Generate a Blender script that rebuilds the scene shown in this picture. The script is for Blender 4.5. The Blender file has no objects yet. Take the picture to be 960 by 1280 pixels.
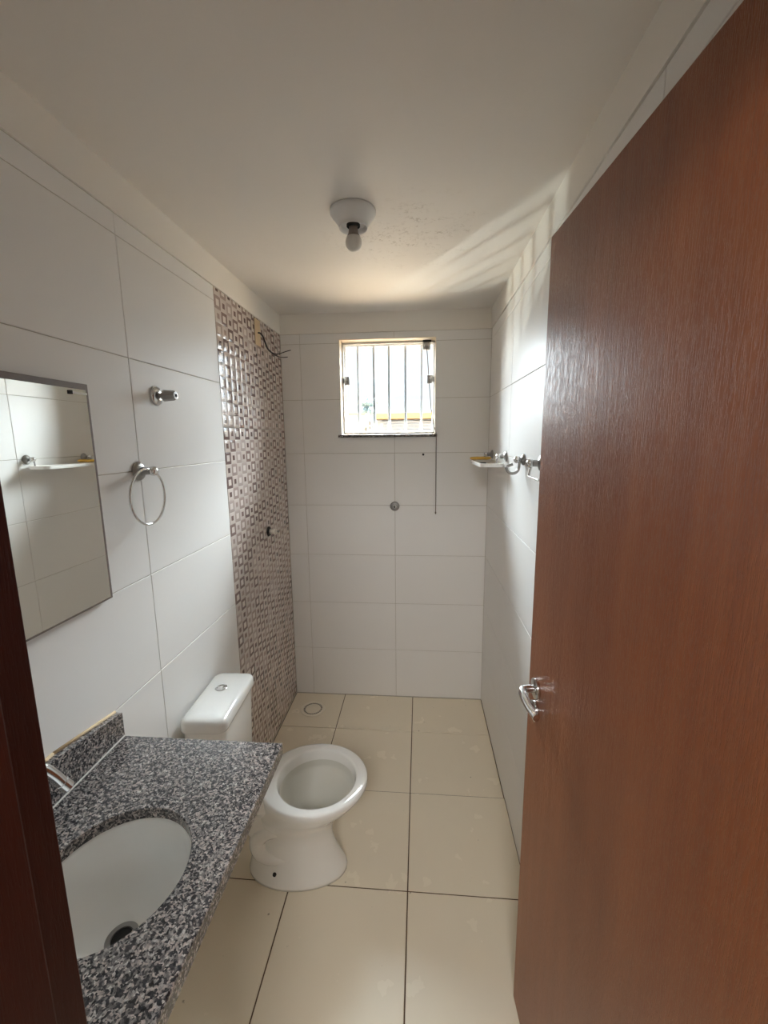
import bpy, bmesh, math, random
from mathutils import Vector, Matrix, Euler
random.seed(7)
S = bpy.context.scene
COL = S.collection
PI = math.pi
# ---------------------------------------------------------------- dimensions (metres)
W, D, H = 1.227, 2.610, 2.394          # room: x 0..W, back wall at y = D
YF = 0.32                              # bathroom face of the entry wall
ROW, R0 = 0.3181, 0.0017               # wall tile rows
ZS, ZC = 2.229, 2.2844                 # cut row / top of tiles
YG = 1.815                             # edge of the lower shower floor
YO = D + 0.165                         # outer face of the back wall
WX0, WX1, WZ0, WZ1 = 0.349, 0.914, 1.702, 2.250   # window opening

# ---------------------------------------------------------------- materials
def mat(name, col=(.8,.8,.8), rough=.5, metal=0.0, coat=0.0, spec=.5):
    m = bpy.data.materials.new(name); m.use_nodes = True
    b = m.node_tree.nodes['Principled BSDF']
    b.inputs['Base Color'].default_value = (*col, 1)
    b.inputs['Roughness'].default_value = rough
    b.inputs['Metallic'].default_value = metal
    b.inputs['Coat Weight'].default_value = coat
    b.inputs['Specular IOR Level'].default_value = spec
    return m
class NT:
    def __init__(s, m): s.t = m.node_tree; s.b = s.t.nodes.get('Principled BSDF')
    def n(s, typ, **kw):
        x = s.t.nodes.new(typ)
        for k, v in kw.items():
            if k.startswith('i_'): x.inputs[k[2:].replace('_', ' ')].default_value = v
            else: setattr(x, k, v)
        return x
    def l(s, a, b): s.t.links.new(a, b)
    def math(s, op, a, b=None, c=None, clamp=False):
        x = s.t.nodes.new('ShaderNodeMath'); x.operation = op; x.use_clamp = clamp
        for i, v in enumerate((a, b, c)):
            if v is None: continue
            if hasattr(v, 'links'): s.l(v, x.inputs[i])
            else: x.inputs[i].default_value = v
        return x.outputs[0]
    def mix(s, f, a, b, blend='MIX'):
        x = s.t.nodes.new('ShaderNodeMix'); x.data_type = 'RGBA'; x.blend_type = blend
        for i, v in ((0, f), (6, a), (7, b)):
            if hasattr(v, 'links'): s.l(v, x.inputs[i])
            else: x.inputs[i].default_value = v if i == 0 else (*v, 1)
        return x.outputs[2]
    def pos(s):
        return s.n('ShaderNodeTexCoord').outputs['Object']
    def mapping(s, vec, scale=(1,1,1), loc=(0,0,0)):
        x = s.n('ShaderNodeMapping'); x.inputs['Scale'].default_value = scale; x.inputs['Location'].default_value = loc
        s.l(vec, x.inputs['Vector']); return x.outputs[0]
    def noise(s, vec, scale, detail=3, rough=.5):
        x = s.n('ShaderNodeTexNoise'); x.inputs['Scale'].default_value = scale
        x.inputs['Detail'].default_value = detail; x.inputs['Roughness'].default_value = rough
        s.l(vec, x.inputs['Vector']); return x.outputs[0]
    def ramp(s, f, stops, interp='LINEAR'):
        x = s.n('ShaderNodeValToRGB'); x.color_ramp.interpolation = interp
        e = x.color_ramp.elements
        while len(e) < len(stops): e.new(.5)
        for k, (p, c) in enumerate(stops):
            e[k].position = p; e[k].color = (*c, 1) if not isinstance(c, (int, float)) else (c, c, c, 1)
        s.l(f, x.inputs[0]); return x.outputs[0]
    def bump(s, h, strength=.2, dist=.001):
        x = s.n('ShaderNodeBump'); x.inputs['Strength'].default_value = strength; x.inputs['Distance'].default_value = dist
        s.l(h, x.inputs['Height']); s.l(x.outputs[0], s.b.inputs['Normal'])

def m_tile(name, col, rough, var=.03, bump=.08):
    m = mat(name, col, rough, spec=.22); t = NT(m); p = t.pos()
    n = t.noise(p, 3.0, 4); c2 = tuple(c * (1 - var) for c in col)
    t.l(t.mix(n, col, c2), t.b.inputs['Base Color'])
    t.bump(t.noise(p, 26, 2), bump, .0012)
    return m
M = {}
M['tile'] = m_tile('white_satin_tile', (.82, .808, .79), .37)
M['grout'] = mat('pale_grout', (.50, .465, .415), .9)
M['floor_grout'] = mat('brown_floor_grout', (.115, .068, .036), .9)
M['plaster'] = mat('white_plaster', (.82, .79, .74), .75)
t = NT(M['plaster']); t.bump(t.noise(t.pos(), 90, 4), .25, .001)
M['paint'] = mat('exterior_white_paint', (.8, .78, .74), .8)
M['cream'] = mat('cream_reveal_paint', (.88, .76, .62), .7)
def m_floor():
    m = mat('cream_floor_tile', (.66, .59, .46), .2); t = NT(m); p = t.pos()
    n = t.noise(p, 5, 5)
    c = t.mix(n, (.82, .74, .59), (.77, .69, .55))
    # scuffs and grime specks that stay put
    s1 = t.ramp(t.noise(p, 16, 6, .7), [(.72, 0), (.85, .15)])
    c = t.mix(s1, c, (.50, .45, .37))
    s2 = t.ramp(t.noise(t.mapping(p, loc=(3.1, 1.7, 0)), 30, 3), [(.73, 0), (.77, .8)])
    c = t.mix(s2, c, (.30, .26, .20))
    t.l(c, t.b.inputs['Base Color'])
    r = t.math('MULTIPLY_ADD', t.noise(p, 9, 4), .16, .17); t.l(r, t.b.inputs['Roughness'])
    t.bump(t.noise(p, 40, 2), .05, .001)
    return m
M['floor'] = m_floor()
def m_ceiling():
    m = mat('painted_ceiling', (.72, .685, .63), .62); t = NT(m); p = t.pos()
    n = t.noise(p, 2.2, 5)
    c = t.mix(n, (.80, .77, .73), (.75, .715, .67))
    x = t.n('ShaderNodeVectorMath', operation='DISTANCE'); t.l(p, x.inputs[0]); x.inputs[1].default_value = (.78, 1.70, H)
    reg = t.ramp(x.outputs['Value'], [(.10, 1), (.34, 0)])
    sp = t.ramp(t.noise(p, 62, 5, .75), [(.53, 0), (.66, 1)])
    band = t.ramp(t.noise(t.mapping(p, (1, 2.2, 1)), 7, 4), [(.42, 0), (.6, 1)])
    f = t.math('MULTIPLY', t.math('MULTIPLY', reg, sp), t.math('MULTIPLY', band, .75))
    c = t.mix(f, c, (.33, .28, .23)); t.l(c, t.b.inputs['Base Color'])
    t.bump(t.math('ADD', t.noise(p, 70, 5), t.math('MULTIPLY', t.noise(p, 9, 3), 2.0)), .22, .0015)
    return m
M['ceiling'] = m_ceiling()
def m_granite():
    m = mat('grey_speckled_granite', (.3, .3, .3), .16, coat=.2); t = NT(m); p = t.pos()
    d = t.n('ShaderNodeTexNoise'); d.inputs['Scale'].default_value = 90; t.l(p, d.inputs['Vector'])
    v = t.n('ShaderNodeVectorMath', operation='MULTIPLY_ADD'); t.l(d.outputs['Color'], v.inputs[0]); v.inputs[1].default_value = (.012,)*3; t.l(p, v.inputs[2])
    vo = t.n('ShaderNodeTexVoronoi'); vo.inputs['Scale'].default_value = 265; t.l(v.outputs[0], vo.inputs['Vector'])
    sx = t.n('ShaderNodeSeparateColor'); t.l(vo.outputs['Color'], sx.inputs[0])
    base = t.ramp(sx.outputs[0], [(0, (.028, .027, .03)), (.15, (.055, .052, .055)), (.34, (.16, .148, .145)), (.55, (.30, .275, .265)), (.74, (.42, .36, .335)), (.92, (.50, .465, .44))], 'CONSTANT')
    n = t.ramp(t.noise(p, 105, 4, .65), [(.36, (.42, .42, .44)), (.6, (1.15, 1.13, 1.1))])
    c = t.mix(1.0, base, n, 'MULTIPLY')
    bk = t.ramp(t.noise(t.mapping(p, loc=(2, 5, 1)), 145, 3, .6), [(.57, 0), (.63, 1)])
    c = t.mix(bk, c, (.03, .03, .034))
    t.l(c, t.b.inputs['Base Color'])
    return m
M['granite'] = m_granite()
def m_wood(name, c1, c2, c3, rough=.34, poremul=1.0):
    m = mat(name, c1, rough, coat=.0, spec=.42); t = NT(m); p = t.pos()
    m.node_tree.nodes['Principled BSDF'].inputs['Coat Roughness'].default_value = .3
    a = t.noise(t.mapping(p, (14, 14, .9)), 1.5, 6, .6)
    b = t.noise(t.mapping(p, (160, 160, 4)), 1.0, 4, .6)
    w = t.noise(t.mapping(p, (3, 3, .7)), 1.3, 3)
    c = t.mix(t.ramp(a, [(.3, 0), (.7, 1)]), c1, c2)
    c = t.mix(t.math('MULTIPLY', t.ramp(b, [(.48, 0), (.72, 1)]), .32), c, c3)
    c = t.mix(t.math('MULTIPLY', t.ramp(w, [(.45, 0), (.7, 1)]), .45), c, c3)
    t.l(c, t.b.inputs['Base Color'])
    po = t.ramp(t.noise(t.mapping(p, (420, 420, 34)), 1.0, 3, .6), [(.50, 1), (.60, 0)])
    h = t.math('ADD', t.math('MULTIPLY', po, 1.0), t.math('MULTIPLY', t.noise(t.mapping(p, (60, 60, 5)), 1.0, 3), 1.2))
    t.bump(h, .45 * poremul, .0013)
    return m
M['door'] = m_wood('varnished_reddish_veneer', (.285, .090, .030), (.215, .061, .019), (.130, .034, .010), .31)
M['jamb'] = m_wood('shaded_red_varnished_jamb', (.060, .010, .004), (.046, .0075, .003), (.034, .006, .0025), .5, .4)  # door wood darkened: the jamb's backlit shade is put into the colour
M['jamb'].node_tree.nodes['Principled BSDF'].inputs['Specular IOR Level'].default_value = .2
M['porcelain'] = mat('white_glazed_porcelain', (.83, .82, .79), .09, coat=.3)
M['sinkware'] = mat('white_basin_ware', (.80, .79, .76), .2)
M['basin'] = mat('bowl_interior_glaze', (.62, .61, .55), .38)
def m_chrome(name, col, rough):
    return mat(name, col, rough, metal=1.0)
M['chrome'] = m_chrome('polished_chrome', (.72, .72, .72), .14)
M['steel'] = m_chrome('dull_grey_metal', (.34, .33, .32), .34)
M['satin'] = m_chrome('satin_metal', (.80, .79, .77), .4)
M['mirror'] = m_chrome('mirror_silvering', (.90, .91, .88), .008)
M['dark'] = mat('dark_void', (.012, .011, .010), .8)
M['rubber'] = mat('black_cable_sheath', (.014, .013, .013), .5)
M['plastic'] = mat('white_plastic', (.74, .74, .74), .35)
M['bulb'] = mat('frosted_bulb_plastic', (.66, .63, .58), .3)
M['bulbneck'] = mat('bulb_collar_plastic', (.30, .25, .21), .45)
M['frame'] = mat('weathered_mirror_edge', (.19, .155, .14), .45)
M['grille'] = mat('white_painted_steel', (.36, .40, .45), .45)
M['alu'] = mat('white_window_strip', (.80, .78, .74), .5)
M['bracket'] = mat('grey_nylon_metal_bracket', (.34, .35, .36), .4, metal=.5)
M['sponge'] = mat('yellow_ochre_soap', (.66, .40, .07), .65)
M['clearplastic'] = mat('milky_clear_dish', (.80, .78, .74), .15)
M['cord'] = mat('grey_brown_cord', (.16, .125, .10), .8)
M['drain'] = mat('cream_drain_plastic', (.80, .73, .60), .4)
M['silicone'] = mat('white_silicone', (.50, .46, .42), .5)
M['mortar'] = mat('bare_cream_mortar', (.62, .47, .30), .9)
def m_glass():
    m = bpy.data.materials.new('clear_window_glass'); m.use_nodes = True
    nt = m.node_tree; nt.nodes.clear()
    o = nt.nodes.new('ShaderNodeOutputMaterial'); mx = nt.nodes.new('ShaderNodeMixShader')
    tr = nt.nodes.new('ShaderNodeBsdfTransparent'); tr.inputs[0].default_value = (.94, .97, .96, 1)
    gl = nt.nodes.new('ShaderNodeBsdfGlossy'); gl.inputs['Roughness'].default_value = .02
    fr = nt.nodes.new('ShaderNodeFresnel'); fr.inputs[0].default_value = 1.3
    nt.links.new(fr.outputs[0], mx.inputs[0]); nt.links.new(tr.outputs[0], mx.inputs[1]); nt.links.new(gl.outputs[0], mx.inputs[2])
    nt.links.new(mx.outputs[0], o.inputs[0]); return m
M['glass'] = m_glass()
def m_mosaic():
    # convex little squares printed with frames and dots: 55.5 x 52.45 mm pitch
    m = mat('mosaic_print_tile', (.6, .5, .46), .13, coat=.3); t = NT(m); p = t.pos()
    s = t.n('ShaderNodeSeparateXYZ'); t.l(p, s.inputs[0])
    u = t.math('DIVIDE', t.math('SUBTRACT', s.outputs[1], 1.778), .0555)
    v = t.math('DIVIDE', t.math('SUBTRACT', 1.7320 + .05245 * 12, s.outputs[2]), .05245)
    cu, cv = t.math('FLOOR', u), t.math('FLOOR', v)
    fu, fv = t.math('SUBTRACT', t.math('FRACT', u), .5), t.math('SUBTRACT', t.math('FRACT', v), .5)
    r = t.math('MAXIMUM', t.math('ABSOLUTE', fu), t.math('ABSOLUTE', fv))
    par = t.math('FLOORED_MODULO', t.math('ADD', cu, cv), 2.0)           # 0 big framed square, 1 small dot
    cx = t.n('ShaderNodeCombineXYZ'); t.l(cu, cx.inputs[0]); t.l(cv, cx.inputs[1])
    wn = t.n('ShaderNodeTexWhiteNoise', noise_dimensions='2D'); t.l(cx.outputs[0], wn.inputs['Vector'])
    rnd = wn.outputs['Value']
    sc = t.n('ShaderNodeSeparateColor'); t.l(wn.outputs['Color'], sc.inputs[0])
    frame_c = t.ramp(rnd, [(0, (.175, .115, .105)), (.30, (.24, .165, .15)), (.52, (.36, .275, .25)), (.75, (.43, .35, .32))], 'CONSTANT')
    dot_c = t.ramp(sc.outputs[1], [(0, (.13, .08, .075)), (.35, (.20, .13, .12)), (.65, (.36, .27, .25))], 'CONSTANT')
    ground = t.mix(sc.outputs[2], (.64, .555, .51), (.56, .475, .43))
    inner = (.68, .60, .55)
    inframe = t.math('MULTIPLY', t.math('GREATER_THAN', r, .245), t.math('LESS_THAN', r, .485))
    isin = t.math('LESS_THAN', r, .245)
    big = t.mix(inframe, ground, frame_c); big = t.mix(isin, big, inner)
    dot = t.mix(t.math('LESS_THAN', r, .20), ground, dot_c)
    c = t.mix(par, big, dot)
    t.l(c, t.b.inputs['Base Color'])
    # relief: each square pillowed
    q = t.math('MULTIPLY', t.math('MULTIPLY', t.math('SUBTRACT', .25, t.math('MULTIPLY', fu, fu)), t.math('SUBTRACT', .25, t.math('MULTIPLY', fv, fv))), 16.0)
    h = t.math('POWER', t.math('MAXIMUM', q, 0.0001), .55)
    step = t.math('MULTIPLY', t.math('LESS_THAN', r, .24), .25)
    t.bump(t.math('ADD', h, step), .9, .0028)
    return m
M['mosaic'] = m_mosaic()
def m_terracotta():
    m = mat('sunlit_terracotta_yard', (.62, .42, .25), .9); t = NT(m)
    t.l(t.mix(t.noise(t.pos(), 1.5, 5), (.22, .155, .10), (.19, .135, .085)), t.b.inputs['Base Color']); return m
M['yard'] = m_terracotta()
M['nwall'] = mat('neighbour_pale_wall', (.30, .31, .33), .8)
M['fascia'] = mat('neighbour_ochre_fascia', (.45, .30, .14), .8)
M['louvre'] = mat('pale_blue_louvre', (.16, .20, .26), .6)
M['leaf'] = mat('green_leaf', (.12, .16, .07), .6)
M['farleaf'] = mat('hazy_green_crown', (.12, .17, .18), .8)
M['bark'] = mat('brown_bark', (.10, .07, .045), .9)

# ---------------------------------------------------------------- mesh helpers
def add_box(bm, x0, y0, z0, x1, y1, z1, mi=0, bev=0, seg=2):
    r = bmesh.ops.create_cube(bm, size=1)
    vs = r['verts']
    bmesh.ops.scale(bm, vec=(x1-x0, y1-y0, z1-z0), verts=vs)
    bmesh.ops.translate(bm, vec=((x0+x1)/2, (y0+y1)/2, (z0+z1)/2), verts=vs)
    fs = {f for v in vs for f in v.link_faces}
    if bev > 0:
        es = {e for v in vs for e in v.link_edges}
        rr = bmesh.ops.bevel(bm, geom=list(es), offset=bev, segments=seg, profile=.5, affect='EDGES')
        fs = {f for f in rr['faces']} | {f for f in fs if f.is_valid}
        fs |= {f for v in {v for f in fs for v in f.verts} for f in v.link_faces}
    for f in fs: f.material_index = mi
    return fs
def frame_of(d):
    d = d.normalized(); a = Vector((0,0,1)) if abs(d.z) < .9 else Vector((1,0,0))
    x = a.cross(d).normalized(); return x, d.cross(x)
def add_tube(bm, pts, r, seg=16, mi=0, caps=True, closed=False):
    pts = [Vector(p) for p in pts]; n = len(pts); rs = r if isinstance(r, (list, tuple)) else [r]*n
    rings = []; px = None
    for i, p in enumerate(pts):
        if closed: d = pts[(i+1) % n] - pts[i-1]
        else: d = pts[min(i+1, n-1)] - pts[max(i-1, 0)]
        d.normalize()
        if px is None: px, py = frame_of(d)
        else:
            px = (px - d * px.dot(d)).normalized(); py = d.cross(px)
        rings.append([bm.verts.new(p + (px*math.cos(2*PI*k/seg) + py*math.sin(2*PI*k/seg))*rs[i]) for k in range(seg)])
    m = n if closed else n-1
    for i in range(m):
        a, b = rings[i], rings[(i+1) % n]
        for k in range(seg):
            f = bm.faces.new((a[k], a[(k+1) % seg], b[(k+1) % seg], b[k])); f.material_index = mi; f.smooth = True
    if caps and not closed:
        f = bm.faces.new(list(reversed(rings[0]))); f.material_index = mi
        f = bm.faces.new(rings[-1]); f.material_index = mi
def add_lathe(bm, prof, o, axis, seg=32, mi=0, cap0=True, cap1=True):
    """prof: (distance along axis, radius)"""
    axis = Vector(axis).normalized(); o = Vector(o); x, y = frame_of(axis); rings = []
    for d, r in prof:
        rings.append([bm.verts.new(o + axis*d + (x*math.cos(2*PI*k/seg) + y*math.sin(2*PI*k/seg))*max(r, 1e-5)) for k in range(seg)])
    for a, b in zip(rings, rings[1:]):
        for k in range(seg):
            f = bm.faces.new((a[k], a[(k+1) % seg], b[(k+1) % seg], b[k])); f.smooth = True; f.material_index = mi
    if cap0: f = bm.faces.new(list(reversed(rings[0]))); f.material_index = mi
    if cap1: f = bm.faces.new(rings[-1]); f.material_index = mi
def loft(bm, rings, mi=None, caps=(True, True), smooth=True):
    R_ = [[bm.verts.new(p) for p in r] for r in rings]; n = len(R_[0])
    for i, (a, b) in enumerate(zip(R_, R_[1:])):
        for k in range(n):
            f = bm.faces.new((a[k], a[(k+1) % n], b[(k+1) % n], b[k])); f.smooth = smooth
            f.material_index = mi[i] if mi else 0
    if caps[0]: bm.faces.new(list(reversed(R_[0])))
    if caps[1]:
        f = bm.faces.new(R_[-1]); f.material_index = mi[-1] if mi else 0
def egg(cx, z, af, ab, b, n=64, cy=0, p=2.0):
    out = []
    for k in range(n):
        t_ = 2*PI*k/n; c, s = math.cos(t_), math.sin(t_)
        a = af if c >= 0 else ab
        out.append(Vector((cx + a*math.copysign(abs(c)**(2/p), c), cy + b*math.copysign(abs(s)**(2/p), s), z)))
    return out
def rrect(x0, y0, x1, y1, r, z, seg=6):
    out = []
    for cx, cy, a0 in ((x1-r, y1-r, 0), (x0+r, y1-r, 90), (x0+r, y0+r, 180), (x1-r, y0+r, 270)):
        for k in range(seg+1):
            a = math.radians(a0 + 90*k/seg); out.append(Vector((cx + r*math.cos(a), cy + r*math.sin(a), z)))
    return out
def obj(name, bm, mats, parent=None, loc=(0,0,0), rot=None, kind=None, sharp=None):
    bmesh.ops.recalc_face_normals(bm, faces=bm.faces[:])
    me = bpy.data.meshes.new(name); bm.to_mesh(me); bm.free()
    o = bpy.data.objects.new(name, me); COL.objects.link(o)
    for m in (mats if isinstance(mats, (list, tuple)) else [mats]): me.materials.append(M[m] if isinstance(m, str) else m)
    if sharp: me.set_sharp_from_angle(angle=math.radians(sharp))
    o.location = loc
    if rot: o.rotation_euler = rot
    if parent: o.parent = parent
    if kind: o['kind'] = kind
    return o
def thing(name, label, cat, loc=(0,0,0), rot=(0,0,0), group=None):
    o = bpy.data.objects.new(name, None); COL.objects.link(o); o.location = loc; o.rotation_euler = rot
    o.empty_display_size = .05
    return tag(o, label, cat, group)
def tag(o, label, cat, group=None):
    o['label'] = label; o['category'] = cat
    if group: o['group'] = group
    return o
NB = bmesh.new
def bez(P, n=24):
    """Catmull-Rom through points"""
    P = [Vector(p) for p in P]; Q = [2*P[0]-P[1]] + P + [2*P[-1]-P[-2]]; out = []
    for i in range(1, len(Q)-2):
        for k in range(n):
            u = k/n; a, b, c, d = Q[i-1:i+3]
            out.append(.5*((2*b) + (c-a)*u + (2*a-5*b+4*c-d)*u*u + (3*b-a-3*c+d)*u**3))
    out.append(P[-1]); return out

# ---------------------------------------------------------------- room shell
GAP, BV = .0011, .0013
def tile(bm, o, eu, ev, en, u0, u1, v0, v1, mi=1, tilt=.00025, GAP=GAP):
    """one wall/floor tile: front face at plane o, bevelled, 8 mm thick"""
    u0 += GAP; u1 -= GAP; v0 += GAP; v1 -= GAP
    if u1-u0 < .004 or v1-v0 < .004: return
    def ring(i, d): return [bm.verts.new(o + eu*u + ev*v + en*(d + j)) for (u, v), j in zip(((u0+i, v0+i), (u1-i, v0+i), (u1-i, v1-i), (u0+i, v1-i)), js)]
    js = [random.uniform(-tilt, 0) for _ in range(4)]
    rs = [ring(0, -.008), ring(0, -BV), ring(BV*.35, -BV*.35), ring(BV, 0)]
    for a, b in zip(rs, rs[1:]):
        for k in range(4): bm.faces.new((a[k], a[(k+1) % 4], b[(k+1) % 4], b[k])).material_index = mi
    bm.faces.new(rs[-1]).material_index = mi
def grid(bm, o, eu, ev, en, us, vs, hole=None, mi=1, gap=GAP):
    for a, b in zip(us, us[1:]):
        for c, d in zip(vs, vs[1:]):
            if not hole: tile(bm, o, eu, ev, en, a, b, c, d, mi, GAP=gap); continue
            hx0, hx1, hz0, hz1 = hole
            if b <= hx0+.001 or a >= hx1-.001 or d <= hz0+.001 or c >= hz1-.001: tile(bm, o, eu, ev, en, a, b, c, d, mi); continue
            tile_cut(bm, o, eu, ev, en, a, b, c, d, hole, mi)
def tile_cut(bm, o, eu, ev, en, a, b, c, d, hole, mi):
    hx0, hx1, hz0, hz1 = hole
    a += GAP; b -= GAP; c += GAP; d -= GAP
    def q(u0, u1, v0, v1):
        if u1-u0 < .002 or v1-v0 < .002: return
        f = bm.faces.new([bm.verts.new(o + eu*u + ev*v) for u, v in ((u0, v0), (u1, v0), (u1, v1), (u0, v1))]); f.material_index = mi
    x0, x1 = max(a, hx0), min(b, hx1)
    q(a, min(b, hx0), c, d); q(max(a, hx1), b, c, d)
    q(x0, x1, c, min(d, hz0)); q(x0, x1, max(c, hz1), d)
X_, Y_, Z_ = Vector((1,0,0)), Vector((0,1,0)), Vector((0,0,1))
rows = [R0 - .0097] + [R0 + k*ROW for k in range(1, 8)] + [ZC]
rows[7] = ZS
# left wall
bm = NB()
add_box(bm, -.15, YF-.15, -.15, -.0022, YO, H+.1, 0)
grid(bm, Vector((0,0,0)), Y_, Z_, X_, [YF-.02, .642, 1.209, 1.777], rows)
add_box(bm, -.01, YF-.15, ZC+.001, .004, D, H+.002, 2)
obj('wall_left', bm, ['grout', 'tile', 'plaster'], kind='structure')
# mosaic tiles of the shower strip: 18 upright tiles set flush in the left wall
bm = NB()
zz = [0, .5780, 1.1550, 1.7320, ZC]
us = [1.778, 1.778+.0555*6, 1.778+.0555*12, D]
for a, b in zip(us, us[1:]):
    for c, d in zip(zz, zz[1:]):
        u0, u1, v0, v1 = a+.0007, b-.0007, c+.0009, d-.0009
        nu, nv = 1, 1
        rs = []
        for i_, dd in ((0, -.008), (0, -.0008), (.0008, .0003)):
            rs.append([bm.verts.new((dd, u, v)) for u, v in ((u0+i_, v0+i_), (u1-i_, v0+i_), (u1-i_, v1-i_), (u0+i_, v1-i_))])
        for r1, r2 in zip(rs, rs[1:]):
            for k in range(4): bm.faces.new((r1[k], r1[(k+1) % 4], r2[(k+1) % 4], r2[k]))
        bm.faces.new(rs[-1])
mo = obj('mosaic_panel', bm, ['mosaic'], parent=bpy.data.objects['wall_left'])
# right wall
bm = NB()
add_box(bm, W+.0022, YF-.15, -.15, W+.15, YO, H+.1, 0)
grid(bm, Vector((W,0,0)), Y_, Z_, -X_, [YF-.02, .866, 1.443, 2.020, D], rows)
add_box(bm, W-.004, YF-.15, ZC+.001, W+.01, D, H+.002, 2)
obj('wall_right', bm, ['grout', 'tile', 'plaster'], kind='structure')
# back wall with the window opening
bm = NB()
def wall_around(bm, x0, x1, z0, z1, ya, yb, mi):
    for a, b, c, d in ((x0, WX0, z0, z1), (WX1, x1, z0, z1), (WX0, WX1, z0, WZ0), (WX0, WX1, WZ1, z1)):
        add_box(bm, a, ya, c, b, yb, d, mi)
wall_around(bm, -.15, W+.15, -.15, H+.1, D+.0022, YO, 0)
grid(bm, Vector((0,D,0)), X_, Z_, -Y_, [0, .117, .672, W], rows, (WX0, WX1, WZ0, WZ1))
add_box(bm, 0, D-.004, ZC+.001, W, D+.01, H+.002, 2)
for a in ((WX0-.001, D+.0005, WZ0, WX0+.0035, YO, WZ1), (WX1-.0035, D+.0005, WZ0, WX1+.001, YO, WZ1), (WX0, D+.0005, WZ1-.0035, WX1, YO, WZ1+.001)): add_box(bm, *a, 3)
add_box(bm, -.6, YO, -.3, W+1.2, YO+.02, WZ0, 4); add_box(bm, -.6, YO, WZ1, W+1.2, YO+.02, H+.35, 4)
add_box(bm, -.6, YO, WZ0, WX0, YO+.02, WZ1, 4); add_box(bm, WX1, YO, WZ0, W+1.2, YO+.02, WZ1, 4)
obj('wall_back', bm, ['grout', 'tile', 'plaster', 'cream', 'paint'], kind='structure')
# front (entry) wall around the doorway
bm = NB()
JX0, JX1, JZ = .4825, 1.196, 2.125
for a in ((-.15, .17, 0, JX0-.03, YF, H), (JX1+.03, .17, 0, W+.15, YF, H), (JX0-.03, .17, JZ+.03, JX1+.03, YF, H)): add_box(bm, *a, 0)
obj('wall_front', bm, ['plaster'], kind='structure')
# floors
bm = NB()
add_box(bm, -.15, .17, -.15, W+.15, YG-.001, -.0022, 0)
add_box(bm, -.15, YG-.001, -.15, W+.15, D+.01, -.0142, 0)
add_box(bm, 0, YG-.004, -.03, W, YG-.001, -.001, 0)
grid(bm, Vector((0,0,0)), X_, Y_, Z_, [0, .332, .782, W], [.17, .447, .902, 1.357, YG-.0005], gap=.0021)
grid(bm, Vector((0,0,-.010)), X_, Y_, Z_, [0, .332, .782, W], [YG, 2.267, D], gap=.0021)
obj('floor', bm, ['floor_grout', 'floor'], kind='structure')
bm = NB(); add_box(bm, -.15, .17, H, W+.15, YO, H+.12)
obj('ceiling', bm, ['ceiling'], kind='structure')
# hallway behind the camera
bm = NB(); add_box(bm, -.9, -2.2, -.15, 2.2, .17, 0); obj('floor_hallway', bm, [mat('brown_hallway_floor', (.30, .25, .20), .4)], kind='structure')
bm = NB(); add_box(bm, -.9, -2.2, 2.6, 2.2, .17, 2.72); obj('ceiling_hallway', bm, ['ceiling'], kind='structure')
bm = NB()
add_box(bm, -1.0, -2.2, 0, -.9, .17, 2.72); add_box(bm, 2.2, -2.2, 0, 2.3, .17, 2.72); add_box(bm, -1.0, -2.3, 0, 2.3, -2.2, 2.72)
add_box(bm, -.9, .17, 0, -.15, .3, 2.72); add_box(bm, W+.15, .17, 0, 2.2, .3, 2.72); add_box(bm, -.9, .17, H+.1, 2.2, .3, 2.72)
obj('wall_hallway', bm, ['plaster'], kind='structure')

# door frame (rebated jambs)
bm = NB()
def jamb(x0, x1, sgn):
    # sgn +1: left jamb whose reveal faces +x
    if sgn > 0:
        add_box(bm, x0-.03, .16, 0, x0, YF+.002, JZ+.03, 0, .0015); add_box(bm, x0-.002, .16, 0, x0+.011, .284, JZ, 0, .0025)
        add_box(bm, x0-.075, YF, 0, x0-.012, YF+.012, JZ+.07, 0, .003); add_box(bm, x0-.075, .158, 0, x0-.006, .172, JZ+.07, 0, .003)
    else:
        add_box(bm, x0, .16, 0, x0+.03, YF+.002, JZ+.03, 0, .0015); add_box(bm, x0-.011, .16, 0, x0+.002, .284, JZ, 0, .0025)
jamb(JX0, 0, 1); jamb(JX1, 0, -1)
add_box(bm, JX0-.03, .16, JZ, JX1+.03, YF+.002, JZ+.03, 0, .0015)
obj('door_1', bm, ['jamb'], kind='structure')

# the open door leaf
ang = math.atan2(1.1605-1.1100, 1.0685-.350)
dr = thing('wooden_door', 'tall reddish brown varnished wooden door leaf standing open along the right wall', 'door', (1.1605, .350, .008), (0, 0, ang))
LW, LH = .7205, 2.106
bm = NB(); add_box(bm, 0, 0, 0, .034, LW, LH, 0, .0018)
obj('leaf_panel', bm, ['door'], dr)
bm = NB()                                       # handle set on the bathroom face (-x)
def rose(bm, y, z):
    add_lathe(bm, [(0, .0255), (.003, .0265), (.0075, .0255), (.0095, .021), (.010, .0)], (0, y, z), (-1,0,0), 36, cap1=False)
rose(bm, LW-.060, 1.053); rose(bm, LW-.060, .993)
hs = obj('handle_rose', bm, ['chrome'], dr, sharp=40)
bm = NB()
add_tube(bm, bez([(-.006, LW-.060, 1.053), (-.022, LW-.060, 1.053), (-.033, LW-.062, 1.053), (-.040, LW-.072, 1.052), (-.042, LW-.10, 1.050), (-.040, LW-.135, 1.047), (-.036, LW-.165, 1.046)], 8),
         [.0095]*9 + [.0095 + .0012*math.sin(k/30*PI) for k in range(40)], 18)
obj('lever_handle', bm, ['chrome'], hs)
bm = NB(); add_box(bm, -.0108, LW-.063, .984, -.009, LW-.057, 1.001, 0, .001); obj('keyhole', bm, ['dark'], hs)
bm = NB()
for z in (.25, 1.05, 1.85): add_tube(bm, [(.036, -.003, z-.045), (.036, -.003, z+.045)], .006, 12)
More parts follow.
